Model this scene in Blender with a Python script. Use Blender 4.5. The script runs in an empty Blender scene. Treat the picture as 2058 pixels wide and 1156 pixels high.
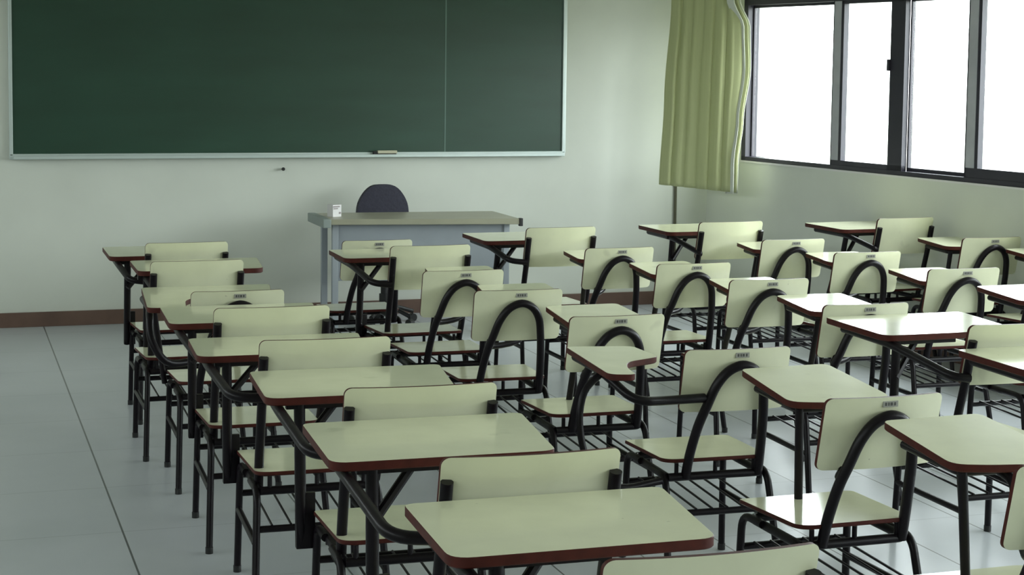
import bpy, bmesh, math, random
from mathutils import Vector, Matrix
random.seed(7)
PI = math.pi
scene = bpy.context.scene
COL = scene.collection

# ------------------------------------------------------------------ camera
F, CX, CY, HZ, CAM_H, ROLL = 3400.0, 1029.0, 400.0, 130.0, 1.71, 0.012
YAW = math.atan(1149 / 3400.0)
PITCH = math.atan((CY - HZ) / F)
fw = Vector((math.sin(YAW) * math.cos(PITCH), math.cos(YAW) * math.cos(PITCH), -math.sin(PITCH)))
rt = Vector((math.cos(YAW), -math.sin(YAW), 0))
up = rt.cross(fw)
r2 = rt * math.cos(ROLL) + up * math.sin(ROLL)
u2 = -rt * math.sin(ROLL) + up * math.cos(ROLL)
cam_data = bpy.data.cameras.new('camera')
cam = bpy.data.objects.new('camera', cam_data)
COL.objects.link(cam)
M3 = Matrix((r2, u2, -fw)).transposed()
cam.matrix_world = Matrix.Translation((0, 0, CAM_H)) @ M3.to_4x4()
cam_data.sensor_fit = 'HORIZONTAL'
cam_data.sensor_width = 36.0
cam_data.lens = 36.0 * F / 2058.0
cam_data.shift_y = (CY - 578.0) / 2058.0
cam_data.clip_start = 0.05
scene.camera = cam

# ------------------------------------------------------------------ light and exposure
scene.view_settings.view_transform = 'Standard'
scene.view_settings.look = 'None'
scene.view_settings.gamma = 1.0
scene.view_settings.use_curve_mapping = False
scene.view_settings.exposure = 0.0
world = bpy.data.worlds.new('overcast_sky')
scene.world = world
world.use_nodes = True
wn = world.node_tree.nodes
wn['Background'].inputs['Strength'].default_value = 17.0
# bright overcast above the horizon, darker ground below it
wl = world.node_tree.links
wtc = wn.new('ShaderNodeTexCoord'); wsp = wn.new('ShaderNodeSeparateXYZ'); wcr = wn.new('ShaderNodeValToRGB')
wmr = wn.new('ShaderNodeMapRange'); wmr.inputs['From Min'].default_value = -1; wmr.inputs['From Max'].default_value = 1
wl.new(wtc.outputs['Generated'], wsp.inputs[0]); wl.new(wsp.outputs['Z'], wmr.inputs['Value']); wl.new(wmr.outputs['Result'], wcr.inputs[0])
wcr.color_ramp.elements[0].position = 0.47; wcr.color_ramp.elements[0].color = (0.20, 0.205, 0.18, 1)
wcr.color_ramp.elements[1].position = 0.56; wcr.color_ramp.elements[1].color = (0.93, 0.95, 1.0, 1)
wl.new(wcr.outputs[0], wn['Background'].inputs['Color'])

# the window wall leans a little away from the grid of the room
CORNER = Vector((5.26, 11.15, 0))
WANG = math.radians(7.59)
DV = Vector((-math.sin(WANG), math.cos(WANG), 0))      # along the window wall, away from the camera
MV = Vector((-DV.y, DV.x, 0))                          # from the window wall into the room
def W(s, off, z):
    """s metres from the far corner towards the camera, off metres into the room"""
    return CORNER - DV * s + MV * off + Vector((0, 0, z))
WROT = Matrix.Rotation(WANG, 4, 'Z')

def portal(name, s0, s1, z0, z1):
    l = bpy.data.lights.new(name, 'AREA'); l.shape = 'RECTANGLE'
    l.size = abs(s1 - s0); l.size_y = z1 - z0; l.energy = 1
    l.cycles.is_portal = True
    o = bpy.data.objects.new(name, l); COL.objects.link(o)
    c = W((s0 + s1) / 2, -0.13, (z0 + z1) / 2)
    o.matrix_world = Matrix((-DV, Vector((0, 0, 1)), -MV)).transposed().to_4x4()
    o.location = c
portal('window_daylight', 0.45, 13.8, 1.06, 2.19)
# windows added in the unseen left wall for soft fill on that side
LY0, LY1, LZ0, LZ1 = -2.4, 10.0, 2.05, 2.45
l = bpy.data.lights.new('added_fill_portal', 'AREA'); l.shape = 'RECTANGLE'; l.size = LY1 - LY0; l.size_y = LZ1 - LZ0; l.energy = 1
l.cycles.is_portal = True
o = bpy.data.objects.new('added_fill_portal', l); COL.objects.link(o)
o.matrix_world = Matrix((Vector((0, -1, 0)), Vector((0, 0, 1)), Vector((-1, 0, 0)))).transposed().to_4x4()
o.location = (-2.72, (LY0 + LY1) / 2, (LZ0 + LZ1) / 2)

# ------------------------------------------------------------------ materials
def mat(name, col, rough=0.5, metal=0.0, spec=0.5, noise=0.0, nscale=8.0, bump=0.0, coat=0.0, darks=None):
    m = bpy.data.materials.new(name); m.use_nodes = True
    nt = m.node_tree; b = nt.nodes['Principled BSDF']
    b.inputs['Base Color'].default_value = (*col, 1)
    b.inputs['Roughness'].default_value = rough
    b.inputs['Metallic'].default_value = metal
    b.inputs['Specular IOR Level'].default_value = spec
    b.inputs['Coat Weight'].default_value = coat
    b.inputs['Coat Roughness'].default_value = 0.12
    tc = nt.nodes.new('ShaderNodeTexCoord')
    nz = nt.nodes.new('ShaderNodeTexNoise'); nz.inputs['Scale'].default_value = nscale
    nz.inputs['Detail'].default_value = 5
    nt.links.new(tc.outputs['Object'], nz.inputs['Vector'])
    rp = nt.nodes.new('ShaderNodeMapRange')
    rp.inputs['From Min'].default_value = 0.25; rp.inputs['From Max'].default_value = 0.75
    rp.inputs['To Min'].default_value = 1 - noise; rp.inputs['To Max'].default_value = 1 + noise
    nt.links.new(nz.outputs['Fac'], rp.inputs['Value'])
    mx = nt.nodes.new('ShaderNodeVectorMath'); mx.operation = 'SCALE'
    mx.inputs[0].default_value = col
    nt.links.new(rp.outputs['Result'], mx.inputs['Scale'])
    nt.links.new(mx.outputs['Vector'], b.inputs['Base Color'])
    if bump:
        bp = nt.nodes.new('ShaderNodeBump'); bp.inputs['Strength'].default_value = bump
        bp.inputs['Distance'].default_value = 0.01
        nt.links.new(nz.outputs['Fac'], bp.inputs['Height'])
        nt.links.new(bp.outputs['Normal'], b.inputs['Normal'])
    return m

M_LAM = mat('cream_laminate', (0.735, 0.745, 0.53), 0.13, spec=0.5, noise=0.05, nscale=9)
def specks(m):
    nt = m.node_tree; b = nt.nodes['Principled BSDF']; L = nt.links
    src = b.inputs['Base Color'].links[0].from_socket
    tc = nt.nodes.new('ShaderNodeTexCoord'); oi = nt.nodes.new('ShaderNodeObjectInfo')
    va = nt.nodes.new('ShaderNodeVectorMath'); va.operation = 'ADD'
    sc = nt.nodes.new('ShaderNodeVectorMath'); sc.operation = 'SCALE'; sc.inputs[0].default_value = (31, 17, 23)
    L.new(oi.outputs['Random'], sc.inputs['Scale']); L.new(tc.outputs['Object'], va.inputs[0]); L.new(sc.outputs[0], va.inputs[1])
    prev = src
    for scale, thr, col, st in ((42, .80, (0.14, 0.13, 0.09, 1), .6), (7.5, .73, (0.45, 0.45, 0.32, 1), .35)):
        nz = nt.nodes.new('ShaderNodeTexNoise'); nz.inputs['Scale'].default_value = scale; nz.inputs['Detail'].default_value = 2
        L.new(va.outputs[0], nz.inputs['Vector'])
        mr = nt.nodes.new('ShaderNodeMapRange'); mr.inputs['From Min'].default_value = thr - .04; mr.inputs['From Max'].default_value = thr + .04
        mr.inputs['To Max'].default_value = st
        L.new(nz.outputs['Fac'], mr.inputs['Value'])
        mx = nt.nodes.new('ShaderNodeMix'); mx.data_type = 'RGBA'; mx.inputs['B'].default_value = col
        L.new(mr.outputs['Result'], mx.inputs['Factor']); L.new(prev, mx.inputs['A']); prev = mx.outputs['Result']
    L.new(prev, b.inputs['Base Color'])
specks(M_LAM)
M_EDGE = mat('brown_plywood_edge', (0.066, 0.013, 0.009), 0.5, spec=0.2, noise=0.25, nscale=30)
M_TUBE = mat('dark_painted_tube', (0.0055, 0.0035, 0.0055), 0.36, spec=0.22, noise=0.2, nscale=20)
M_PLATE = mat('grey_number_plate', (0.30, 0.30, 0.26), 0.5, noise=0.1)
M_INK = mat('dark_stamp_ink', (0.06, 0.06, 0.055), 0.6)
M_WALL = mat('plaster_wall', (0.655, 0.675, 0.605), 0.7, spec=0.2, noise=0.05, nscale=2.2, bump=0.05)
M_CEIL = mat('white_ceiling', (0.72, 0.72, 0.66), 0.8, spec=0.2, noise=0.03)
M_BASE = mat('brown_skirting', (0.13, 0.075, 0.055), 0.5, noise=0.2, nscale=6)
M_ALU = mat('aluminium_trim', (0.55, 0.62, 0.60), 0.35, metal=0.4, noise=0.03)
M_WFRAME = mat('dark_window_frame', (0.03, 0.027, 0.04), 0.4, noise=0.1)
M_WLIGHT = mat('light_window_strip', (0.42, 0.42, 0.46), 0.45, noise=0.1)
M_NAVY = mat('navy_upholstery', (0.028, 0.027, 0.045), 0.75, noise=0.15, nscale=60, bump=0.2)
M_DESKTOP = mat('worn_desk_top', (0.36, 0.35, 0.26), 0.35, noise=0.1, nscale=5)
M_DESKGREY = mat('grey_desk_steel', (0.33, 0.36, 0.39), 0.45, noise=0.05)
M_DESKEDGE = mat('grey_desk_edge', (0.25, 0.29, 0.27), 0.5, noise=0.05)
M_BLACK = mat('black_plastic', (0.012, 0.012, 0.012), 0.5)
M_WHITE = mat('white_card', (0.72, 0.70, 0.70), 0.6, noise=0.04)
M_PINK = mat('grey_pink_print', (0.30, 0.26, 0.26), 0.6)
M_FELT = mat('dark_eraser_felt', (0.03, 0.03, 0.03), 0.95, noise=0.3, nscale=90)
M_WOOD = mat('pale_eraser_wood', (0.55, 0.52, 0.38), 0.5, noise=0.08, nscale=14)
M_PIPE = mat('brown_painted_conduit', (0.09, 0.085, 0.05), 0.5, noise=0.1)
M_GLAZE = bpy.data.materials.new('window_glass'); M_GLAZE.use_nodes = True
nt = M_GLAZE.node_tree
for n in list(nt.nodes): nt.nodes.remove(n)
out = nt.nodes.new('ShaderNodeOutputMaterial'); mxs = nt.nodes.new('ShaderNodeMixShader')
tr = nt.nodes.new('ShaderNodeBsdfTransparent'); gl = nt.nodes.new('ShaderNodeBsdfGlossy')
tr.inputs['Color'].default_value = (0.93, 0.97, 0.95, 1); gl.inputs['Roughness'].default_value = 0.02
mxs.inputs[0].default_value = 0.05
nt.links.new(tr.outputs[0], mxs.inputs[1])
nt.links.new(gl.outputs[0], mxs.inputs[2]); nt.links.new(mxs.outputs[0], out.inputs[0])

def board_mat():
    m = mat('green_chalkboard', (0.020, 0.058, 0.040), 0.36, spec=0.5, noise=0.0)
    nt = m.node_tree; b = nt.nodes['Principled BSDF']
    tc = nt.nodes.new('ShaderNodeTexCoord')
    mp = nt.nodes.new('ShaderNodeMapping'); mp.inputs['Scale'].default_value = (0.5, 1, 2.2)
    nz = nt.nodes.new('ShaderNodeTexNoise'); nz.inputs['Scale'].default_value = 2.5; nz.inputs['Detail'].default_value = 8
    cr = nt.nodes.new('ShaderNodeValToRGB')
    cr.color_ramp.elements[0].position = 0.35; cr.color_ramp.elements[0].color = (0.010, 0.044, 0.024, 1)
    cr.color_ramp.elements[1].position = 0.75; cr.color_ramp.elements[1].color = (0.015, 0.059, 0.035, 1)
    nt.links.new(tc.outputs['Object'], mp.inputs['Vector']); nt.links.new(mp.outputs[0], nz.inputs['Vector'])
    nt.links.new(nz.outputs['Fac'], cr.inputs[0]); nt.links.new(cr.outputs[0], b.inputs['Base Color'])
    return m
M_BOARD = board_mat()
M_SEAM = mat('chalkboard_seam', (0.10, 0.17, 0.14), 0.5)

def curtain_mat():
    m = bpy.data.materials.new('green_curtain_cloth'); m.use_nodes = True
    nt = m.node_tree; b = nt.nodes['Principled BSDF']
    tc = nt.nodes.new('ShaderNodeTexCoord'); mp = nt.nodes.new('ShaderNodeMapping')
    mp.inputs['Scale'].default_value = (18, 18, 0.6)
    nz = nt.nodes.new('ShaderNodeTexNoise'); nz.inputs['Scale'].default_value = 3; nz.inputs['Detail'].default_value = 4
    cr = nt.nodes.new('ShaderNodeValToRGB')
    cr.color_ramp.elements[0].color = (0.48, 0.51, 0.275, 1); cr.color_ramp.elements[1].color = (0.56, 0.59, 0.335, 1)
    nt.links.new(tc.outputs['Object'], mp.inputs['Vector']); nt.links.new(mp.outputs[0], nz.inputs['Vector'])
    nt.links.new(nz.outputs['Fac'], cr.inputs[0]); nt.links.new(cr.outputs[0], b.inputs['Base Color'])
    b.inputs['Roughness'].default_value = 0.95
    b.inputs['Specular IOR Level'].default_value = 0.1
    tl = nt.nodes.new('ShaderNodeBsdfTranslucent'); nt.links.new(cr.outputs[0], tl.inputs['Color'])
    ms = nt.nodes.new('ShaderNodeMixShader'); ms.inputs[0].default_value = 0.15
    out = nt.nodes['Material Output']
    nt.links.new(b.outputs[0], ms.inputs[1]); nt.links.new(tl.outputs[0], ms.inputs[2]); nt.links.new(ms.outputs[0], out.inputs[0])
    return m
M_CURTAIN = curtain_mat()
M_LINING = mat('white_curtain_lining', (0.62, 0.64, 0.56), 0.85, noise=0.05)

def floor_mat():
    m = bpy.data.materials.new('pale_floor_tiles'); m.use_nodes = True
    nt = m.node_tree; b = nt.nodes['Principled BSDF']; L = nt.links
    ge = nt.nodes.new('ShaderNodeNewGeometry'); sp = nt.nodes.new('ShaderNodeSeparateXYZ')
    L.new(ge.outputs['Position'], sp.inputs[0])
    def math_(op, a, bb=None, c=None):
        n = nt.nodes.new('ShaderNodeMath'); n.operation = op
        for i, v in enumerate((a, bb, c)):
            if v is None: continue
            if isinstance(v, (int, float)): n.inputs[i].default_value = v
            else: L.new(v, n.inputs[i])
        return n.outputs[0]
    def line(src, origin, step, half):
        t = math_('SUBTRACT', src, origin); t = math_('DIVIDE', t, step)
        fr_ = math_('FRACT', math_('ADD', t, 1000.5)); d = math_('ABSOLUTE', math_('SUBTRACT', fr_, 0.5))
        return math_('LESS_THAN', d, half / step)
    xj = line(sp.outputs['X'], 0.605, 0.34, 0.0032)
    xj = math_('MULTIPLY', xj, math_('GREATER_THAN', math_('ABSOLUTE', math_('SUBTRACT', sp.outputs['X'], 0.75)), 0.4))
    xj = math_('MAXIMUM', math_('MULTIPLY', xj, math_('GREATER_THAN', sp.outputs['X'], 0.5)), line(sp.outputs['X'], 0.605, 40.0, 0.0036))
    yj = line(sp.outputs['Y'], 6.165, 0.67, 0.0028)
    j = math_('MAXIMUM', math_('MULTIPLY', xj, 0.85), math_('MULTIPLY', yj, 0.30))
    nz = nt.nodes.new('ShaderNodeTexNoise'); nz.inputs['Scale'].default_value = 1.4; nz.inputs['Detail'].default_value = 7
    L.new(ge.outputs['Position'], nz.inputs['Vector'])
    cr = nt.nodes.new('ShaderNodeValToRGB')
    cr.color_ramp.elements[0].position = 0.3; cr.color_ramp.elements[0].color = (0.47, 0.495, 0.52, 1)
    cr.color_ramp.elements[1].position = 0.7; cr.color_ramp.elements[1].color = (0.56, 0.58, 0.61, 1)
    L.new(nz.outputs['Fac'], cr.inputs[0])
    mx = nt.nodes.new('ShaderNodeMix'); mx.data_type = 'RGBA'
    L.new(j, mx.inputs['Factor']); L.new(cr.outputs[0], mx.inputs['A']); mx.inputs['B'].default_value = (0.05, 0.055, 0.05, 1)
    L.new(mx.outputs['Result'], b.inputs['Base Color'])
    b.inputs['Roughness'].default_value = 0.3
    b.inputs['Specular IOR Level'].default_value = 0.6
    return m
M_FLOOR = floor_mat()

# ------------------------------------------------------------------ helpers
def link(name, bm, mats, parent=None, smooth=False):
    bmesh.ops.recalc_face_normals(bm, faces=bm.faces)
    me = bpy.data.meshes.new(name); bm.to_mesh(me); bm.free()
    for mm in (mats if isinstance(mats, (list, tuple)) else [mats]): me.materials.append(mm)
    if smooth:
        me.polygons.foreach_set('use_smooth', [True] * len(me.polygons))
        try: me.set_sharp_from_angle(angle=math.radians(40))
        except Exception: pass
    o = bpy.data.objects.new(name, me); COL.objects.link(o)
    if parent: o.parent = parent
    return o

def box(bm, c, s, rz=0.0, bev=0.0, mat_i=0):
    geom = bmesh.ops.create_cube(bm, size=1.0, matrix=Matrix.Translation(c) @ Matrix.Rotation(rz, 4, 'Z') @ Matrix.Diagonal((*s, 1)))
    fs = {f for v in geom['verts'] for f in v.link_faces}
    for f in fs: f.material_index = mat_i
    if bev:
        es = {e for v in geom['verts'] for e in v.link_edges}
        bmesh.ops.bevel(bm, geom=list(es), offset=bev, segments=2, affect='EDGES', profile=0.7)

def fillet(pts, r, n=6):
    """round the inner corners of a path"""
    pts = [Vector(p) for p in pts]; out = [pts[0]]
    for i in range(1, len(pts) - 1):
        a, b, c = pts[i - 1], pts[i], pts[i + 1]
        d1 = (a - b); d2 = (c - b); rr = min(r, d1.length * .48, d2.length * .48)
        p = b + d1.normalized() * rr; q = b + d2.normalized() * rr
        for k in range(n + 1):
            t = k / n
            out.append(p * (1 - t) ** 2 + b * 2 * t * (1 - t) + q * t * t)
    out.append(pts[-1]); return out

def smoothpath(pts, n=5):
    pts = [Vector(p) for p in pts]; out = []
    P = [pts[0] * 2 - pts[1]] + pts + [pts[-1] * 2 - pts[-2]]
    for i in range(1, len(P) - 2):
        for k in range(n):
            t = k / n; a, b, c, d = P[i - 1], P[i], P[i + 1], P[i + 2]
            out.append(0.5 * ((2 * b) + (c - a) * t + (2 * a - 5 * b + 4 * c - d) * t * t + (3 * b - a - 3 * c + d) * t ** 3))
    out.append(pts[-1]); return out

def tube(bm, pts, r, seg=10):
    pts = [Vector(p) for p in pts]; rings = []; prev = None
    for i, p in enumerate(pts):
        t = (pts[min(i + 1, len(pts) - 1)] - pts[max(i - 1, 0)]).normalized()
        if prev is None:
            ref = Vector((0, 0, 1)) if abs(t.z) < .9 else Vector((1, 0, 0))
            u = t.cross(ref).normalized()
        else:
            u = (prev - t * prev.dot(t)).normalized()
        prev = u; v = t.cross(u)
        rings.append([bm.verts.new(p + (u * math.cos(a) + v * math.sin(a)) * r) for a in [2 * PI * k / seg for k in range(seg)]])
    for a, b in zip(rings, rings[1:]):
        for k in range(seg): bm.faces.new((a[k], a[(k + 1) % seg], b[(k + 1) % seg], b[k]))
    bm.faces.new(rings[0][::-1]); bm.faces.new(rings[-1])

def round_poly(pts, radii, n=5):
    out = []; N = len(pts)
    for i in range(N):
        a, b, c = Vector(pts[i - 1]), Vector(pts[i]), Vector(pts[(i + 1) % N]); r = radii[i] if isinstance(radii, (list, tuple)) else radii
        if r <= 0: out.append(b); continue
        d1, d2 = a - b, c - b; rr = min(r, d1.length * .45, d2.length * .45)
        p, q = b + d1.normalized() * rr, b + d2.normalized() * rr
        for k in range(n + 1):
            t = k / n; out.append(p * (1 - t) ** 2 + b * 2 * t * (1 - t) + q * t * t)
    return out

def slab(bm, poly, z0, z1, rnd=0.004, f=None):
    """plate: laminate on both faces (material 0), brown ply on the rim (material 1)"""
    n = len(poly); cen = sum(poly, Vector((0, 0))) / n
    def ring(z, inset):
        vs = []
        for i, p in enumerate(poly):
            a, c = poly[i - 1], poly[(i + 1) % n]
            tv = (c - a); nn = Vector((tv.y, -tv.x)).normalized()
            if nn.dot(p - cen) < 0 and False: nn = -nn
            q = p - nn * inset
            w = Vector((q.x, q.y, z)); vs.append(bm.verts.new(f(w) if f else w))
        return vs
    area = sum(poly[i - 1].x * poly[i].y - poly[i].x * poly[i - 1].y for i in range(n))
    s = 1 if area > 0 else -1
    R = [ring(z0, rnd * s), ring(z0 + rnd, 0), ring(z1 - rnd * .5, 0), ring(z1, rnd * .5 * s)]
    for a, b, mi in zip(R, R[1:], (1, 1, 1)):
        for k in range(n):
            fc = bm.faces.new((a[k], a[(k + 1) % n], b[(k + 1) % n], b[k])); fc.material_index = mi
    for vs, rev in ((R[3], False), (R[0], True)):
        fc = bm.faces.new(vs[::-1] if rev else vs); fc.material_index = 0

def grid_plate(bm, w, h, th, rc, f, nx=16, nz=8):
    """rounded rectangle in (x,z), thickness along y, bent by f(x,y,z)->Vector; rim uses material 1"""
    def inner(u, v):
        # map the unit square on to a rounded rectangle
        x = (u - .5) * w; z = (v - .5) * h
        ex = w / 2 - rc; ez = h / 2 - rc
        if abs(x) > ex and abs(z) > ez:
            dx, dz = abs(x) - ex, abs(z) - ez; m = max(dx, dz); L = math.hypot(dx, dz)
            if L > 0: x = math.copysign(ex + dx * m / L, x); z = math.copysign(ez + dz * m / L, z)
        return x, z
    us = sorted(set([i / nx for i in range(nx + 1)] + [rc / w * k / 4 for k in range(5)] + [1 - rc / w * k / 4 for k in range(5)]))
    vs_ = sorted(set([i / nz for i in range(nz + 1)] + [rc / h * k / 4 for k in range(5)] + [1 - rc / h * k / 4 for k in range(5)]))
    G = []
    for side in (-1, 1):
        G.append([[bm.verts.new(f(*(lambda p: (p[0], side * th / 2, p[1]))(inner(u, v)))) for v in vs_] for u in us])
    A, B = G; nu, nv = len(us), len(vs_)
    for i in range(nu - 1):
        for j in range(nv - 1):
            bm.faces.new((A[i][j], A[i + 1][j], A[i + 1][j + 1], A[i][j + 1]))
            bm.faces.new((B[i][j], B[i][j + 1], B[i + 1][j + 1], B[i + 1][j]))
    def rim(a, b, c, d):
        fc = bm.faces.new((a, b, c, d)); fc.material_index = 1
    for i in range(nu - 1):
        rim(A[i][0], B[i][0], B[i + 1][0], A[i + 1][0]); rim(A[i][-1], A[i + 1][-1], B[i + 1][-1], B[i][-1])
    for j in range(nv - 1):
        rim(A[0][j], A[0][j + 1], B[0][j + 1], B[0][j]); rim(A[-1][j], B[-1][j], B[-1][j + 1], A[-1][j + 1])

def empty(name, loc, rz=0.0):
    o = bpy.data.objects.new(name, None); COL.objects.link(o); o.location = loc; o.rotation_euler = (0, 0, rz)
    o.empty_display_size = 0.1
    return o
def tag(o, label, cat, group=None):
    o['label'] = label; o['category'] = cat
    if group: o['group'] = group
    return o
def struct(name, bm, m, parent=None, label=None, smooth=False):
    o = link(name, bm, m, parent, smooth)
    if parent is None: o['kind'] = 'structure'
    if label: o['label'] = label
    return o
def NB(): return bmesh.new()

# ------------------------------------------------------------------ room
FW = 11.15; XL = -2.6; YB = -3.4; ZC = 3.1; TH = 0.2
def wx(y): return CORNER.x + (CORNER.y - y) * math.tan(WANG)
bm = NB(); vs = [bm.verts.new(p) for p in [(XL, YB, 0), (wx(YB), YB, 0), (CORNER.x, FW, 0), (XL, FW, 0)]]
bm.faces.new(vs); g = bmesh.ops.extrude_face_region(bm, geom=bm.faces[:]); bmesh.ops.translate(bm, vec=(0, 0, -.15), verts=[v for v in g['geom'] if isinstance(v, bmesh.types.BMVert)])
struct('floor', bm, M_FLOOR)
bm = NB(); vs = [bm.verts.new(p) for p in [(XL - TH, YB - TH, ZC), (wx(YB) + .35, YB - TH, ZC), (CORNER.x + .35, FW + TH, ZC), (XL - TH, FW + TH, ZC)]]
bm.faces.new(vs); g = bmesh.ops.extrude_face_region(bm, geom=bm.faces[:]); bmesh.ops.translate(bm, vec=(0, 0, .15), verts=[v for v in g['geom'] if isinstance(v, bmesh.types.BMVert)])
struct('ceiling', bm, M_CEIL)
def wallbox(name, a, b, z0=0, z1=ZC):
    bm = NB(); c = [(a[i] + b[i]) / 2 for i in range(2)]
    box(bm, (c[0], c[1], (z0 + z1) / 2), (abs(a[0] - b[0]), abs(a[1] - b[1]), z1 - z0)); return struct(name, bm, M_WALL)
wallbox('wall_front', (XL - TH, FW), (CORNER.x + .3, FW + TH))
bm = NB()
for y0, y1, z0, z1 in ((YB, FW, 0, LZ0), (YB, FW, LZ1, ZC), (YB, LY0, LZ0, LZ1), (LY1, FW, LZ0, LZ1)):
    box(bm, (XL - TH / 2, (y0 + y1) / 2, (z0 + z1) / 2), (TH, y1 - y0, z1 - z0))
struct('wall_left', bm, M_WALL)
for k in range(5):
    y0 = LY0 + (LY1 - LY0) * k / 5; y1 = LY0 + (LY1 - LY0) * (k + 1) / 5; ym = (y0 + y1) / 2; zm = (LZ0 + LZ1) / 2
    root = empty('window_%d' % (20 + k), (XL, ym, LZ0)); root['kind'] = 'structure'  # unseen window units, added to let in fill light
    bm = NB()
    for yy in (y0 + .025, ym, y1 - .025): box(bm, (-.05, yy - ym, (LZ1 - LZ0) / 2), (.05, .05, LZ1 - LZ0))
    for zz in (.025, LZ1 - LZ0 - .025): box(bm, (-.05, 0, zz), (.05, y1 - y0 - .05, .05))
    link('window_frame', bm, M_WFRAME, root)
    bm = NB(); box(bm, (-.05, 0, (LZ1 - LZ0) / 2), (.006, y1 - y0 - .1, LZ1 - LZ0 - .1)); link('pane', bm, M_GLAZE, root)
wallbox('wall_back', (XL - TH, YB - TH), (wx(YB) + .3, YB))
WZ0, WZ1 = 1.062, 2.19
S_END = (CORNER.y - YB) / math.cos(WANG)
def wslab(bm, s0, s1, z0, z1, o0, o1, mi=0):
    vs = []
    for z in (z0, z1):
        for s, o in ((s0, o0), (s1, o0), (s1, o1), (s0, o1)): vs.append(bm.verts.new(W(s, o, z)))
    for q in ((0, 1, 2, 3), (7, 6, 5, 4), (0, 4, 5, 1), (1, 5, 6, 2), (2, 6, 7, 3), (3, 7, 4, 0)):
        bm.faces.new([vs[i] for i in q]).material_index = mi
bm = NB()
wslab(bm, 0, S_END, 0, WZ0, -TH, 0)
wslab(bm, 0, S_END, WZ1, ZC, -TH, 0)
wslab(bm, 0, 0.436, WZ0, WZ1, -TH, 0)
wslab(bm, S_END - .5, S_END, WZ0, WZ1, -TH, 0)
struct('wall_right', bm, M_WALL)
# skirting along the front and left walls
bm = NB(); box(bm, ((XL + CORNER.x) / 2, FW - .008, .047), (CORNER.x - XL, .016, .094), bev=.003); struct('baseboard_front', bm, M_BASE)
bm = NB(); box(bm, (XL + .008, (YB + FW) / 2, .047), (.016, FW - YB, .094), bev=.003); struct('baseboard_left', bm, M_BASE)
bm = NB(); wslab(bm, .02, S_END, 0, .094, 0, .016); struct('baseboard_right', bm, M_BASE)

# ------------------------------------------------------------------ windows: one strip of sliding units
def window_unit(idx, s0, s1, detail):
    root = empty('window_%d' % idx, W(s0, 0, WZ0)); root['kind'] = 'structure'
    inv = Matrix.Translation(-W(s0, 0, WZ0))
    def part(name, bm, m, parent=root, label=None):
        bmesh.ops.transform(bm, matrix=inv, verts=bm.verts)
        o = link(name, bm, m, parent)
        if label: o['label'] = label
        return o
    ZT = 2.14
    bm = NB()
    wslab(bm, s0, s1, WZ0, WZ0 + .028, -.09, .004); wslab(bm, s0, s1, ZT, ZT + .05, -.09, .004)
    wslab(bm, s0, s0 + .05, WZ0, WZ1, -.09, .004)
    if s1 > S_END - 1: wslab(bm, s1 - .05, s1, WZ0, WZ1, -.09, .004)
    part('window_frame', bm, M_WFRAME)
    return root, part, ZT
# unit 1: open at its far half, sash slid across
def sash(part, s0, s1, ZT, off, thin=False, lightstile=True, bot=.06, right=.05, pull=False):
    o0, o1 = off
    bm = NB()
    wslab(bm, s0, s1, WZ0 + .004, WZ0 + bot, o0, o1); wslab(bm, s0, s1, ZT - .018, ZT, o0, o1)
    wslab(bm, s1 - right, s1, WZ0 + .004, ZT, o0, o1)
    wslab(bm, s0, s0 + .014, WZ0 + .004, ZT, o0, o1)
    if lightstile:
        wslab(bm, s0 + .014, s0 + .085, WZ0 + bot, ZT, o0 + .006, o1 + .004, 1)
        wslab(bm, s0 + .085, s0 + .11, WZ0 + bot, ZT, o0, o1)
    fr = part('sash', bm, [M_WFRAME, M_WLIGHT], label='dark sliding sash with a pale stile' if lightstile else None)
    bm = NB(); wslab(bm, s0 + .02, s1 - right * .5, WZ0 + bot, ZT - .018, (o0 + o1) / 2 - .003, (o0 + o1) / 2 + .003)
    c = link('pane', bm, M_GLAZE, fr); bmesh.ops  # pane rides with its sash
    c.data.transform(Matrix.Translation(-fr.parent.location))
    if pull:
        bm = NB(); wslab(bm, s1 - right - .012, s1 - right + .010, 1.70, 1.77, o1, o1 + .016)
        c = link('window_latch', bm, M_WFRAME, fr); c.data.transform(Matrix.Translation(-fr.parent.location))
    return fr
s = 0.436; k = 1
root, part, ZT = window_unit(1, 0.436, 3.9, True)
sash(part, 0.486, 1.455, ZT, (-.065, -.040), lightstile=False, bot=.030, right=.012)
sash(part, 1.452, 2.165, ZT, (-.038, .0), right=.135, pull=True)
sash(part, 2.165, 2.74, ZT, (-.065, -.040), lightstile=False, bot=.050, right=.012)
sash(part, 2.728, 3.9, ZT, (-.038, .0), bot=.085, right=.06)
st = 3.9; idx = 2
while st < S_END - 1.2:
    en = min(st + 3.3, S_END - .5)
    root, part, ZT = window_unit(idx, st, en, False)
    w = (en - st - .05) / 3
    for q in range(3):
        sash(part, st + .05 + q * w, st + .05 + (q + 1) * w, ZT, (-.038, .0) if q % 2 else (-.065, -.040), right=.06, lightstile=bool(q % 2))
    st = en; idx += 1
# thin pale sill
bm = NB(); wslab(bm, 0.436, S_END - .5, WZ0 - .012, WZ0, -.02, .012); struct('trim_1', bm, M_WHITE, label='thin pale window sill')

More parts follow.
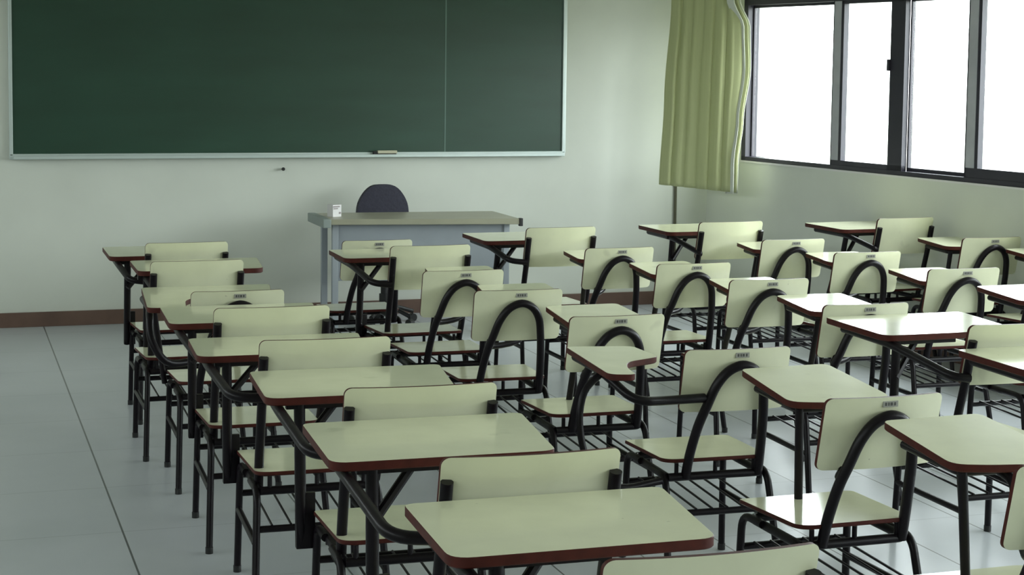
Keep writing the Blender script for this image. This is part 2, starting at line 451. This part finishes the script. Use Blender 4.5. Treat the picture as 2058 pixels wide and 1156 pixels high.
# ------------------------------------------------------------------ chalkboard
BX0, BX1, BZ0, BZ1 = .428, 4.118, 1.108, 2.36
t = tag(empty('chalkboard', (BX0, FW, BZ0)), 'large green chalkboard with pale metal frame on the front wall', 'chalkboard')
def rel(bm, o): bmesh.ops.translate(bm, vec=-Vector(o.location), verts=bm.verts)
bm = NB(); box(bm, ((BX0 + BX1) / 2, FW - .018, (BZ0 + BZ1) / 2), (BX1 - BX0, .024, BZ1 - BZ0)); rel(bm, t); link('board_surface', bm, M_BOARD, t)
bm = NB(); box(bm, (3.268, FW - .0305, (BZ0 + BZ1) / 2), (.009, .002, BZ1 - BZ0)); rel(bm, t); link('seam', bm, M_SEAM, t)
bm = NB()
box(bm, ((BX0 + BX1) / 2, FW - .022, BZ0 - .016), (BX1 - BX0 + .045, .044, .036), bev=.004)
box(bm, ((BX0 + BX1) / 2, FW - .022, BZ1 + .011), (BX1 - BX0 + .045, .044, .022), bev=.004)
box(bm, (BX0 - .011, FW - .022, (BZ0 + BZ1) / 2), (.022, .044, BZ1 - BZ0 + .02), bev=.004)
box(bm, (BX1 + .013, FW - .022, (BZ0 + BZ1) / 2), (.026, .044, BZ1 - BZ0 + .02), bev=.004)
rel(bm, t); link('board_frame', bm, M_ALU, t)
bm = NB(); box(bm, ((BX0 + BX1) / 2, FW - .064, BZ0 - .026), (BX1 - BX0, .044, .008), bev=.002); box(bm, ((BX0 + BX1) / 2, FW - .084, BZ0 - .020), (BX1 - BX0, .005, .018), bev=.001)
rel(bm, t); link('chalk_tray', bm, M_ALU, t)
# eraser
t = tag(empty('board_eraser', (2.84, FW - .0628, BZ0 - .0215), 0), 'cream-backed chalkboard eraser lying on the chalk tray', 'eraser')
bm = NB(); box(bm, (0.012, 0, .026), (.135, .032, .020), bev=.004); link('eraser_back', bm, M_WOOD, t)
bm = NB(); box(bm, (-.005, 0, .008), (.158, .034, .016), bev=.003); box(bm, (-.072, 0, .022), (.026, .032, .02), bev=.003); link('felt_pad', bm, M_FELT, t)
# nail
bm = NB(); tube(bm, [(2.15, FW, .998), (2.15, FW - .035, 1.0)], .006, 8); tube(bm, [(2.15, FW - .033, 1.0), (2.15, FW - .038, 1.0)], .012, 10)
tag(link('wall_nail', bm, M_BLACK, smooth=True), 'small dark nail in the wall under the chalkboard', 'nail')
# conduit
t = tag(empty('conduit_pipe', (5.006, FW - .012, 0)), 'thin dark conduit running down the wall below the curtain', 'pipe')
bm = NB(); tube(bm, [(0, 0, .10), (0, 0, 2.3)], .0105, 10); link('pipe', bm, M_PIPE, t, smooth=True)
for z in (.5, 1.3, 2.0):
    bm = NB(); box(bm, (0, .0, z), (.032, .024, .018), bev=.002); link('pipe_clip', bm, M_PIPE, t)

# ------------------------------------------------------------------ curtain
def curtain():
    t = tag(empty('curtain', (5.0, 10.85, 0)), 'olive green pleated curtain hanging in the corner beside the window', 'curtain')
    off = Vector((5.0, 10.85, 0))
    nz, nu = 40, 150
    def lerp_tab(tab, z):
        for (za, xa), (zb, xb) in zip(tab, tab[1:]):
            if z <= zb:
                k = (z - za) / (zb - za); k = max(0, min(1, k)); k = k * k * (3 - 2 * k); return xa + (xb - xa) * k
        return tab[-1][1]
    LEFT = [(.87, 4.742), (1.5, 4.770), (2.17, 4.812), (2.42, 4.83)]
    MID = [(.87, 5.055), (2.42, 5.075)]
    RIGHT = [(.87, 5.135), (1.05, 5.135), (1.35, 5.165), (1.70, 5.208), (1.98, 5.195), (2.17, 5.115), (2.42, 5.10)]
    def pos(u, z):
        xl, xm, xr = lerp_tab(LEFT, z), lerp_tab(MID, z), lerp_tab(RIGHT, z)
        x = xl + (xm - xl) * (u / .8) if u < .8 else xm + (xr - xm) * ((u - .8) / .2)
        y = 10.86 - .46 * u
        ph = u * 2 * PI * 6.5
        amp = .011 + .008 * math.sin(u * 9 + 1)
        sag = .5 + .5 * min(1, max(0, (2.42 - z) / .5))
        y += amp * sag * (math.sin(ph) - .55 * abs(math.sin(.5 * ph + 1.1)) ** .5 + .25 * math.sin(2.3 * ph + .3 * z))
        x += .008 * math.cos(ph)
        return Vector((x, y, z)) - off
    bm = NB(); G = []
    for j in range(nz + 1):
        zb = .87 - .0; z = zb + (2.42 - zb) * j / nz
        row = []
        for i in range(nu + 1):
            u = i / nu; zz = z
            if j == 0: zz = z + .018 * (1 - u) - .012 * u
            row.append(bm.verts.new(pos(u, zz)))
        G.append(row)
    for j in range(nz):
        for i in range(nu):
            bm.faces.new((G[j][i], G[j][i + 1], G[j + 1][i + 1], G[j + 1][i]))
    o = link('curtain_cloth', bm, M_CURTAIN, t, smooth=True)
    md = o.modifiers.new('thick', 'SOLIDIFY'); md.thickness = .004
    # pale lining folded behind the window side edge
    bm = NB(); G = []
    for j in range(nz + 1):
        z = .85 + (2.42 - .85) * j / nz; row = []
        for i in range(13):
            u = i / 12
            p = pos(1.0, max(z, .87)) + Vector((-.055 + .075 * u, .035 + .03 * math.sin(u * 9 + z * .7), z - max(z, .87)))
            row.append(bm.verts.new(p))
        G.append(row)
    for j in range(nz):
        for i in range(12): bm.faces.new((G[j][i], G[j][i + 1], G[j + 1][i + 1], G[j + 1][i]))
    o = link('curtain_lining', bm, M_LINING, t, smooth=True); o['label'] = 'pale lining along the window side'
    md = o.modifiers.new('thick', 'SOLIDIFY'); md.thickness = .003
    bm = NB(); tube(bm, [Vector((4.74, 10.93, 2.45)) - off, Vector((5.16, 10.34, 2.45)) - off], .012, 12)
    link('curtain_rod', bm, M_ALU, t, smooth=True)
    for x, y in ((4.80, 10.845), (5.10, 10.424)):
        bm = NB(); tube(bm, [Vector((x, y, 2.45)) - off, Vector((x, FW, 2.45)) - off], .008, 8); link('rod_bracket', bm, M_ALU, t)
curtain()

# ------------------------------------------------------------------ teacher's desk, chair and carton
t = tag(empty('teacher_desk', (2.245, 10.10, 0), 0), 'long grey metal desk with worn cream top before the chalkboard', 'desk')
bm = NB()
poly = [Vector(p) for p in [(0.0, .05), (1.18, -.135), (1.18, .43), (0.0, .50)]]
slab(bm, round_poly([tuple(p) for p in poly], .012), .715, .750, .003); link('desk_top', bm, [M_DESKTOP, M_DESKTOP], t)
bm = NB(); box(bm, (-.012, .27, .725), (.05, .47, .055), bev=.006); link('end_cap', bm, M_DESKEDGE, t)['label'] = 'grey green end cap'
bm = NB(); box(bm, (1.185, -.125, .728), (.022, .03, .050), bev=.004); link('corner_cap', bm, M_BLACK, t)['label'] = 'black corner protector'
ang = math.atan2(-.185, 1.18)
bm = NB(); box(bm, (.60, .05, .54), (1.06, .014, .36), rz=ang); box(bm, (.60, .046, .37), (1.06, .022, .022), rz=ang, bev=.003); link('modesty_panel', bm, M_DESKGREY, t)
for lx, ly in ((.055, .12), (.055, .43), (1.12, -.03), (1.12, .36)):
    bm = NB(); box(bm, (lx, ly, .36), (.038, .038, .72), bev=.004); link('leg', bm, M_DESKGREY, t)
for lx, y0, y1 in ((.055, .12, .43), (1.12, -.03, .36)):
    bm = NB(); box(bm, (lx, (y0 + y1) / 2, .12), (.024, y1 - y0, .03), bev=.003); link('foot_rail', bm, M_DESKGREY, t)

t = tag(empty('teacher_chair', (2.745, 10.80, 0), 0), 'navy round-backed office chair behind the grey desk', 'chair')
bm = NB()
def fb(x, y, z):
    k = (z + .19) / .38; wz = 1 - .16 * max(0, k) ** 2
    return Vector((x * wz, y + .10 * x * x * 2 - .02, z + .735 - .10 * (abs(x) / .19) ** 2.6 * .5 * max(0, k)))
grid_plate(bm, .365, .36, .05, .12, fb); link('backrest', bm, [M_NAVY, M_NAVY], t, smooth=True)
bm = NB(); poly = round_poly([(-.22, -.42), (.22, -.42), (.21, 0), (-.21, 0)], .08, 7)
slab(bm, poly, .43, .49, .015); bmesh.ops.translate(bm, vec=(0, .14, 0), verts=bm.verts); link('seat', bm, [M_NAVY, M_NAVY], t, smooth=True)
bm = NB(); tube(bm, smoothpath([(0, -.10, .425), (0, .06, .43), (0, .075, .52), (0, .03, .62), (0, .012, .70)]), .014); link('back_support', bm, M_BLACK, t, smooth=True)
bm = NB(); tube(bm, [(0, -.08, .10), (0, -.08, .43)], .024, 14); tube(bm, [(0, -.08, .08), (0, -.08, .20)], .034, 14); link('column', bm, M_BLACK, t, smooth=True)
for a in range(5):
    an = a * 2 * PI / 5 + .3; dx, dy = math.cos(an), math.sin(an)
    bm = NB(); tube(bm, [(0, -.08, .11), (dx * .12, -.08 + dy * .12, .10), (dx * .22, -.08 + dy * .22, .068)], .014); lg = link('base_arm', bm, M_BLACK, t, smooth=True)
    bm = NB(); tube(bm, [(dx * .22 - dy * .018, -.08 + dy * .22 + dx * .018, .026), (dx * .22 + dy * .018, -.08 + dy * .22 - dx * .018, .026)], .026, 14)
    tube(bm, [(dx * .22, -.08 + dy * .22, .03), (dx * .22, -.08 + dy * .22, .07)], .006, 6); link('caster', bm, M_BLACK, lg, smooth=True)

t = tag(empty('small_carton', (2.32, 10.33, .75), math.radians(28)), 'small white carton with grey print on the left end of the teacher desk', 'carton')
bm = NB(); box(bm, (0, 0, .038), (.070, .055, .076), bev=.003); link('carton_box', bm, M_WHITE, t)
bm = NB(); box(bm, (-.006, -.0285, .064), (.052, .002, .008)); box(bm, (-.012, -.0285, .052), (.034, .002, .007)); box(bm, (.022, -.0285, .024), (.016, .002, .012)); link('printed_marks', bm, M_PINK, t)

# ------------------------------------------------------------------ school chairs
def plate_y(z, top, h, lean): return lean * (top - z) / h

def backrest(parent, w, h, top, lean, plate):
    def f(x, y, z):
        zz = top - h / 2 + z
        return Vector((x, y + plate_y(zz, top, h, lean) + .022 * (x / (w / 2)) ** 2, zz))
    bm = NB(); grid_plate(bm, w, h, .013, .020, f)
    b = link('backrest', bm, [M_LAM, M_EDGE], parent, smooth=True)
    if plate:
        bm = NB(); zc = top - .020; y0 = plate_y(zc, top, h, lean) - .0075
        box(bm, (.005, y0, zc), (.048, .003, .017), bev=.0008)
        p = link('number_plate', bm, M_PLATE, b); p['label'] = 'small grey stamped number plate'
        bm = NB()
        for i, (dx, ww) in enumerate(((-.015, .006), (-.006, .004), (.003, .007), (.014, .005))):
            box(bm, (.005 + dx, y0 - .0018, zc), (ww, .0008, .009))
        # stamped strokes stay part of the plate
        me = p.data; b2 = NB(); b2.from_mesh(me)
        tmp = bpy.data.meshes.new('tmp'); bm.to_mesh(tmp); bm.free(); n0 = len(b2.faces); b2.from_mesh(tmp)
        b2.faces.ensure_lookup_table()
        for fc in b2.faces[n0:]: fc.material_index = 1
        b2.to_mesh(me); b2.free(); bpy.data.meshes.remove(tmp); me.materials.append(M_INK)
    return b

def base(parent, x0, x1, y0, y1, plates):
    """seat, frame, legs, rack"""
    ZS = .425
    bm = NB()
    poly = round_poly([(x0 + .01, y0), (x1 - .01, y0), (x1, y1), (x0, y1)], [.055, .055, .035, .035], 6)
    cx = (x0 + x1) / 2
    def f(w):
        v = (w.y - y0) / (y1 - y0)
        return Vector((w.x, w.y, w.z - .012 * max(0, v - .8) / .2 + .006 * max(0, .2 - v) / .2))
    slab(bm, poly, ZS - .013, ZS, .003, f)
    link('seat', bm, [M_LAM, M_EDGE], parent, smooth=True)
    xa, xb = x0 + .025, x1 - .025; ya, yb = y0 + .02, y1 - .05
    bm = NB(); ZF = ZS - .058
    tube(bm, fillet([(xa, ya, ZF), (xb, ya, ZF), (xb, yb, ZF), (xa, yb, ZF), (xa, ya + .001, ZF)], .03), .0135)
    for sx in (xa + .03, (xa + xb) / 2, xb - .03):
        for sy in (ya, yb): tube(bm, [(sx, sy, ZF), (sx, sy, ZS - .012)], .0075, 8)
    link('seat_frame', bm, M_TUBE, parent, smooth=True)
    for sx, s in ((xa - .012, -1), (xb + .012, 1)):
        bm = NB(); tube(bm, fillet([(sx, yb - .10, ZF + .006), (sx, yb + .03, ZF + .006), (sx + s * .008, yb + .045, 0.006)], .05), .0120)
        lg = link('leg', bm, M_TUBE, parent, smooth=True)
        bm = NB(); tube(bm, [(sx + s * .008, yb + .045, 0), (sx + s * .008, yb + .045, .022)], .0135, 12); link('rubber_foot', bm, M_BLACK, lg, smooth=True)
        bm = NB(); tube(bm, fillet([(sx, ya + .12, ZF + .006), (sx, ya - .015, ZF + .006), (sx + s * .020, ya - .105, 0.006)], .05), .0120)
        lg = link('leg', bm, M_TUBE, parent, smooth=True)
        bm = NB(); tube(bm, [(sx + s * .020, ya - .105, 0), (sx + s * .020, ya - .105, .022)], .0135, 12); link('rubber_foot', bm, M_BLACK, lg, smooth=True)
        bm = NB(); tube(bm, [(sx + s * .004, yb + .04, .215), (sx + s * .011, ya - .052, .215)], .0110); link('stretcher', bm, M_TUBE, parent, smooth=True)
    bm = NB(); zr = .27
    tube(bm, [(xa - .008, ya - .04, zr - .015), (xb + .008, ya - .04, zr - .015)], .0110); tube(bm, [(xa - .008, yb + .036, zr), (xb + .008, yb + .036, zr)], .0110)
    for i in range(6):
        x = xa + .03 + (xb - xa - .06) * i / 5
        tube(bm, [(x, ya - .045, zr - .003), (x, yb + .03, zr + .012)], .0040, 6)
    link('book_rack', bm, M_TUBE, parent, smooth=True)

def make_hoop_chair():
    t = empty('school_chair', (0, 0, 0))
    top, h, lean = .80, .212, .05
    backrest(t, .372, h, top, lean, True)
    bm = NB()
    def py(z): return plate_y(z, top, h, lean) - .0065 - .017
    pts = [(-.150, .085, .365), (-.144, .068, .44), (-.127, .043, .54), (-.107, py(.61), .61), (-.082, py(.68), .68), (-.046, py(.728), .728), (.004, py(.748), .748), (.052, py(.728), .728), (.082, py(.68), .68), (.094, py(.61), .61), (.102, .043, .54), (.107, .068, .44), (.108, .085, .365)]
    tube(bm, smoothpath(pts, 5), .0160, 12); link('back_hoop', bm, M_TUBE, t, smooth=True)
    base(t, -.235, .150, .070, .455, True)
    return t

def tilt(w, y0, k):
    """raise the far edge of a tablet a little"""
    return Vector((w.x, w.y, w.z + (w.y - y0) * k))

def tablet_centre(t, d):
    dx, dy, dz, far = d[:4]; tk = d[4] if len(d) > 4 else .035
    bm = NB()
    poly = [(-.115, far - .005), (-.145, .300), (-.045, .272), (.035, .262), (.125, .235), (.195, .300), (.200, far + .005)]
    poly = [(p[0] + dx, p[1] + dy) for p in poly]
    slab(bm, round_poly(poly, [.03, .04, .04, .06, .04, .05, .03], 5), .731 + dz, .752 + dz, .003, lambda w: tilt(w, .50 + dy, tk))
    link('writing_tablet', bm, [M_LAM, M_EDGE], t, smooth=True)
    zt = .712 + dz; yf = far - .09
    bm = NB()
    tube(bm, smoothpath([(-.115, .040, .590), (-.100, .085, .560), (-.04 + dx, .150, .575), (-.005 + dx, .230 + dy, .660), (.005 + dx, .30 + dy, zt - .006), (.005 + dx, yf + dy, zt + .006)]), .0130, 10)
    link('tablet_arm', bm, M_TUBE, t, smooth=True)
    bm = NB(); tube(bm, fillet([(.135 + dx, yf + dy, zt + .006), (.135 + dx, .315 + dy, zt - .002), (-.105 + dx, .325 + dy, zt - .002), (-.095 + dx, yf + dy, zt + .006)], .03), .0125); link('tablet_bracket', bm, M_TUBE, t, smooth=True)
    bm = NB(); tube(bm, [(-.098 + dx, .325 + dy, zt), (-.050, .405, .367)], .0130); link('tablet_post', bm, M_TUBE, t, smooth=True)

def tablet_side(t, d):
    dx, dy, dz, far = d; low = dx > .05
    bm = NB()
    poly = [(-.455, .440), (-.485, -.090), (-.400, -.110), (-.385, .020), (-.350, .110), (-.210, .180), (-.225, .400)]
    poly = [(p[0] + dx, p[1] + dy) for p in poly]
    if low: poly = [(-.325, .550), (-.365, -.060), (-.215, -.070), (-.195, .120), (-.120, .240), (.180, .270), (.220, .550)]
    slab(bm, round_poly(poly, [.03, .04, .03, .05, .06, .04, .03], 5), .731, .752, .003)
    link('writing_tablet', bm, [M_LAM, M_EDGE], t, smooth=True)['label'] = 'side tablet with a notched edge'
    bm = NB()
    if low:
        tube(bm, smoothpath([(-.125, .045, .545), (-.20, .02, .520), (-.29, -.03, .535), (-.345, -.02, .62), (-.345, .04, .705), (-.335, .15, .722), (-.33, .42, .722)]), .0150, 10)
    else:
        tube(bm, fillet([(-.115, .022, .640), (-.25, .0, .642), (-.385, -.06, .655), (-.43, .13, .720), (-.43, .40, .722)], .08), .0150, 10)
    link('tablet_arm', bm, M_TUBE, t, smooth=True)
    bm = NB()
    if low: tube(bm, [(-.30, .34, .722), (-.245, .41, .367)], .012, 10)
    else: tube(bm, smoothpath([(-.43, .12, .722), (-.50, .10, .66), (-.52, .08, .55), (-.49, .05, .42), (-.40, .03, .36), (-.245, .06, .365)]), .012, 10)
    q = link('tablet_post', bm, M_TUBE, t, smooth=True)
    if not low: q['label'] = 'curved post bowing under the side tablet'

def make_clip_chair(w, d):
    tdx, tdy, dz, far = d
    t = empty('school_chair', (0, 0, 0))
    top, h, lean = .85, .215, .055
    backrest(t, w, h, top, lean, False)
    for s in (-1, 1):
        bm = NB(); x = s * (w / 2 - .0125)
        tube(bm, smoothpath([(x - .01 * (s > 0), .125, .365), (x, .108, .46), (x, .080, .56), (x, plate_y(.66, top, h, lean) + .001, .66), (x, plate_y(.74, top, h, lean) + .001, .74), (x, plate_y(.796, top, h, lean) + .001, .796)]), .0150, 12)
        link('back_post', bm, M_TUBE, t, smooth=True)
    base(t, -.225, .185, .035, .435, False)
    bm = NB()
    poly = [(-.345, far), (-.355, .345), (.205, .345), (.255, far)]
    poly = [(p[0] + tdx, p[1] + tdy) for p in poly]
    slab(bm, round_poly(poly, [.03, .05, .04, .03], 6), .742 + dz, .765 + dz, .003)
    link('writing_tablet', bm, [M_LAM, M_EDGE], t, smooth=True)
    bm = NB()
    tube(bm, fillet([(-.190, .03, .665), (-.285 + tdx, .030, .676), (-.316 + tdx, .36 + tdy, .729 + dz), (-.305 + tdx, .72 + tdy, .731 + dz)], .07), .0155, 10)
    link('tablet_arm', bm, M_TUBE, t, smooth=True)
    bm = NB(); px = -.255 + tdx * .6; py = .415 + tdy; zt = .733 + dz
    tube(bm, [(px, py, zt), (px + .01, .445, .305)], .0165, 10)
    box(bm, (px + .022, .437, .385), (.055, .018, .165), bev=.003)
    box(bm, (px + .10, py, zt - .002), (.28, .024, .024), bev=.003)
    link('tablet_post', bm, M_TUBE, t, smooth=True)
    bm = NB(); tube(bm, [(px, py, .60), (px + .125, py + .06, zt)], .0125, 8)
    tube(bm, [(px + .10, py, zt - .002), (px + .10, py + .32, zt - .002)], .010, 8)
    link('tablet_brace', bm, M_TUBE, t, smooth=True)
    return t

def copy_tree(o, parent=None):
    c = o.copy(); COL.objects.link(c); c.parent = parent
    for ch in list(o.children): copy_tree(ch, c)
    return c

protos = {}
def get(kind, w, d):
    key = (kind, w, d)
    if key not in protos:
        if kind == 'bare': t = make_hoop_chair()
        elif kind == 'hoop': t = make_hoop_chair(); tablet_centre(t, d)
        elif kind == 'side': t = make_hoop_chair(); tablet_side(t, d)
        else: t = make_clip_chair(w, d)
        protos[key] = t
        return t
    return copy_tree(protos[key])

GROUP = 'cream and black school chairs with writing tablets in rows'
CH = [
 # kind, x, y, yaw deg, backrest width, tablet shift x / y / z and far edge, label
 ('clip', 1.295, 2.665, -1.0, .42, (-0.036, 0.02, 0.001, 0.765), 'nearest school chair, backrest cut by the bottom edge, tablet wide and plain'),
 ('clip', 1.237, 3.479, -1.5, .42, (-0.036, 0, 0.007, 0.8), 'second nearest wide-tablet school chair, just beyond the one cut by the bottom edge'),
 ('clip', 1.212, 4.307, -2.2, .42, (-0.017, 0, -0.0, 0.78), 'school chair in the aisle-side column, third from the camera, wide plain tablet'),
 ('clip', 1.131, 5.131, -1.5, .415, (-0.009, -0.03, -0.011, 0.725), 'school chair in the aisle-side column, fourth from the camera'),
 ('clip', 1.097, 5.851, -1.0, .41, (0.027, -0.05, -0.009, 0.79), 'school chair in the aisle-side column, fifth from the camera'),
 ('side', 1.112, 6.667, -.4, .372, (.12, .04, 0, 0), 'school chair with a number plate in the aisle-side column, the only arched-back one there'),
 ('clip', 1.042, 7.298, .7, .40, (0.136, -0.05, 0.01, 0.77), 'school chair in the aisle-side column, second from the blackboard end, full backrest in view'),
 ('clip', 1.100, 8.053, .8, .39, (0.019, -0.1, -0.002, 0.8), 'leftmost and farthest school chair of the aisle-side column, its tablet against the wall'),
 ('bare', 2.125, 8.425, .8, .372, (0, 0, 0, .69), 'arched-back school chair directly in front of the teacher desk, no tablet visible'),
 ('clip', 2.198, 7.679, .9, .395, (0.003, -0.06, 0.0, 0.745), 'post-backed school chair just behind the hidden one at the teacher desk'),
 ('hoop', 2.184, 7.099, -.7, .372, (.07, 0, 0, .53), 'arched-back school chair overlapping the post-backed chair near the teacher desk'),
 ('hoop', 2.212, 6.425, -2.4, .372, (.085, 0, -.006, .58), 'arched-back school chair whose whole black arch shows, right of the wide tablets'),
 ('hoop', 2.339, 5.676, -.7, .372, (0.054, -0.02, -0.014, 0.69), 'arched-back school chair just beyond the notched side tablet in mid room'),
 ('side', 2.447, 4.904, -2.2, .372, (0, 0, 0, 0), 'arched-back school chair owning the notched side tablet with a bowed post in mid room'),
 ('hoop', 2.491, 4.073, .4, .372, (-0.001, 0, -0.002, 0.69, 0.075), 'large arched-back school chair at lower right with a bright glare on its seat'),
 ('hoop', 2.530, 3.250, 0, .372, (-0.029, 0, 0.001, 0.69, 0.075), 'school chair at the lower right corner, backrest cut by the right edge'),
 ('clip', 3.125, 8.398, 1.0, .395, (-0.002, -0.12, -0.004, 0.8), 'post-backed school chair at the front of the third column, right of the teacher desk'),
 ('hoop', 3.225, 7.818, .9, .372, (0.006, -0.08, -0.024, 0.62), 'arched-back school chair right behind the post-backed one at the head of the third column'),
 ('hoop', 3.310, 7.115, -.2, .372, (0.035, -0.05, -0.025, 0.69), 'third column arched-back school chair, second of its four arched ones from the front'),
 ('hoop', 3.382, 6.499, -2.0, .372, (0.062, -0.05, -0.023, 0.625), 'third column arched-back school chair, third of its four arched ones from the front'),
 ('hoop', 3.400, 5.721, -.9, .372, (0.046, -0.02, -0.011, 0.69), 'arched-back school chair whose arch is hidden under the wide glossy tablet behind it'),
 ('clip', 3.490, 4.856, 0, .405, (0.024, 0, 0.003, 0.8), 'post-backed school chair at the right edge with a wide glossy white-shining tablet'),
 ('clip', 3.642, 4.045, 0, .405, (-0.089, 0.03, 0.012, 0.76), 'school chair mostly outside the right edge, only its wide tablet and legs showing'),
 ('clip', 4.178, 8.507, 1.5, .395, (0.1, -0.05, 0.004, 0.8), 'post-backed school chair at the front of the fourth column, with a bright white tablet'),
 ('hoop', 4.299, 8.001, .3, .372, (0.004, -0.1, -0.017, 0.59), 'fourth column arched-back school chair nearest the front wall'),
 ('hoop', 4.374, 7.365, -.8, .372, (0.059, -0.05, -0.023, 0.645), 'fourth column arched-back school chair, middle of its three arched ones fully in view'),
 ('hoop', 4.456, 6.647, -1.7, .372, (0.073, -0.03, -0.036, 0.69), 'fourth column arched-back school chair, nearest the camera of those fully in view'),
 ('hoop', 4.420, 5.760, 0, .372, (0.033, -0.04, -0.004, 0.69), 'school chair beyond the right edge of which only the white-shining tablet shows'),
 ('clip', 5.310, 8.530, 3.6, .385, (0.079, -0.1, -0.0, 0.8), 'post-backed school chair beside the window wall, farthest right at the front'),
 ('hoop', 5.440, 7.863, 0, .372, (0.017, -0.03, -0.019, 0.66), 'dark-shaded arched-back school chair by the window wall at the right edge'),
 ('hoop', 5.490, 7.210, 0, .372, (0.103, -0.03, -0.015, 0.65), 'school chair by the window wall, only a tablet corner in view at the right edge'),
]

for kind, x, y, a, w, d, lab in CH:
    o = get(kind, w, d); o.location = (x, y, 0); o.rotation_euler = (0, 0, math.radians(a))
    tag(o, lab, 'chair', GROUP)
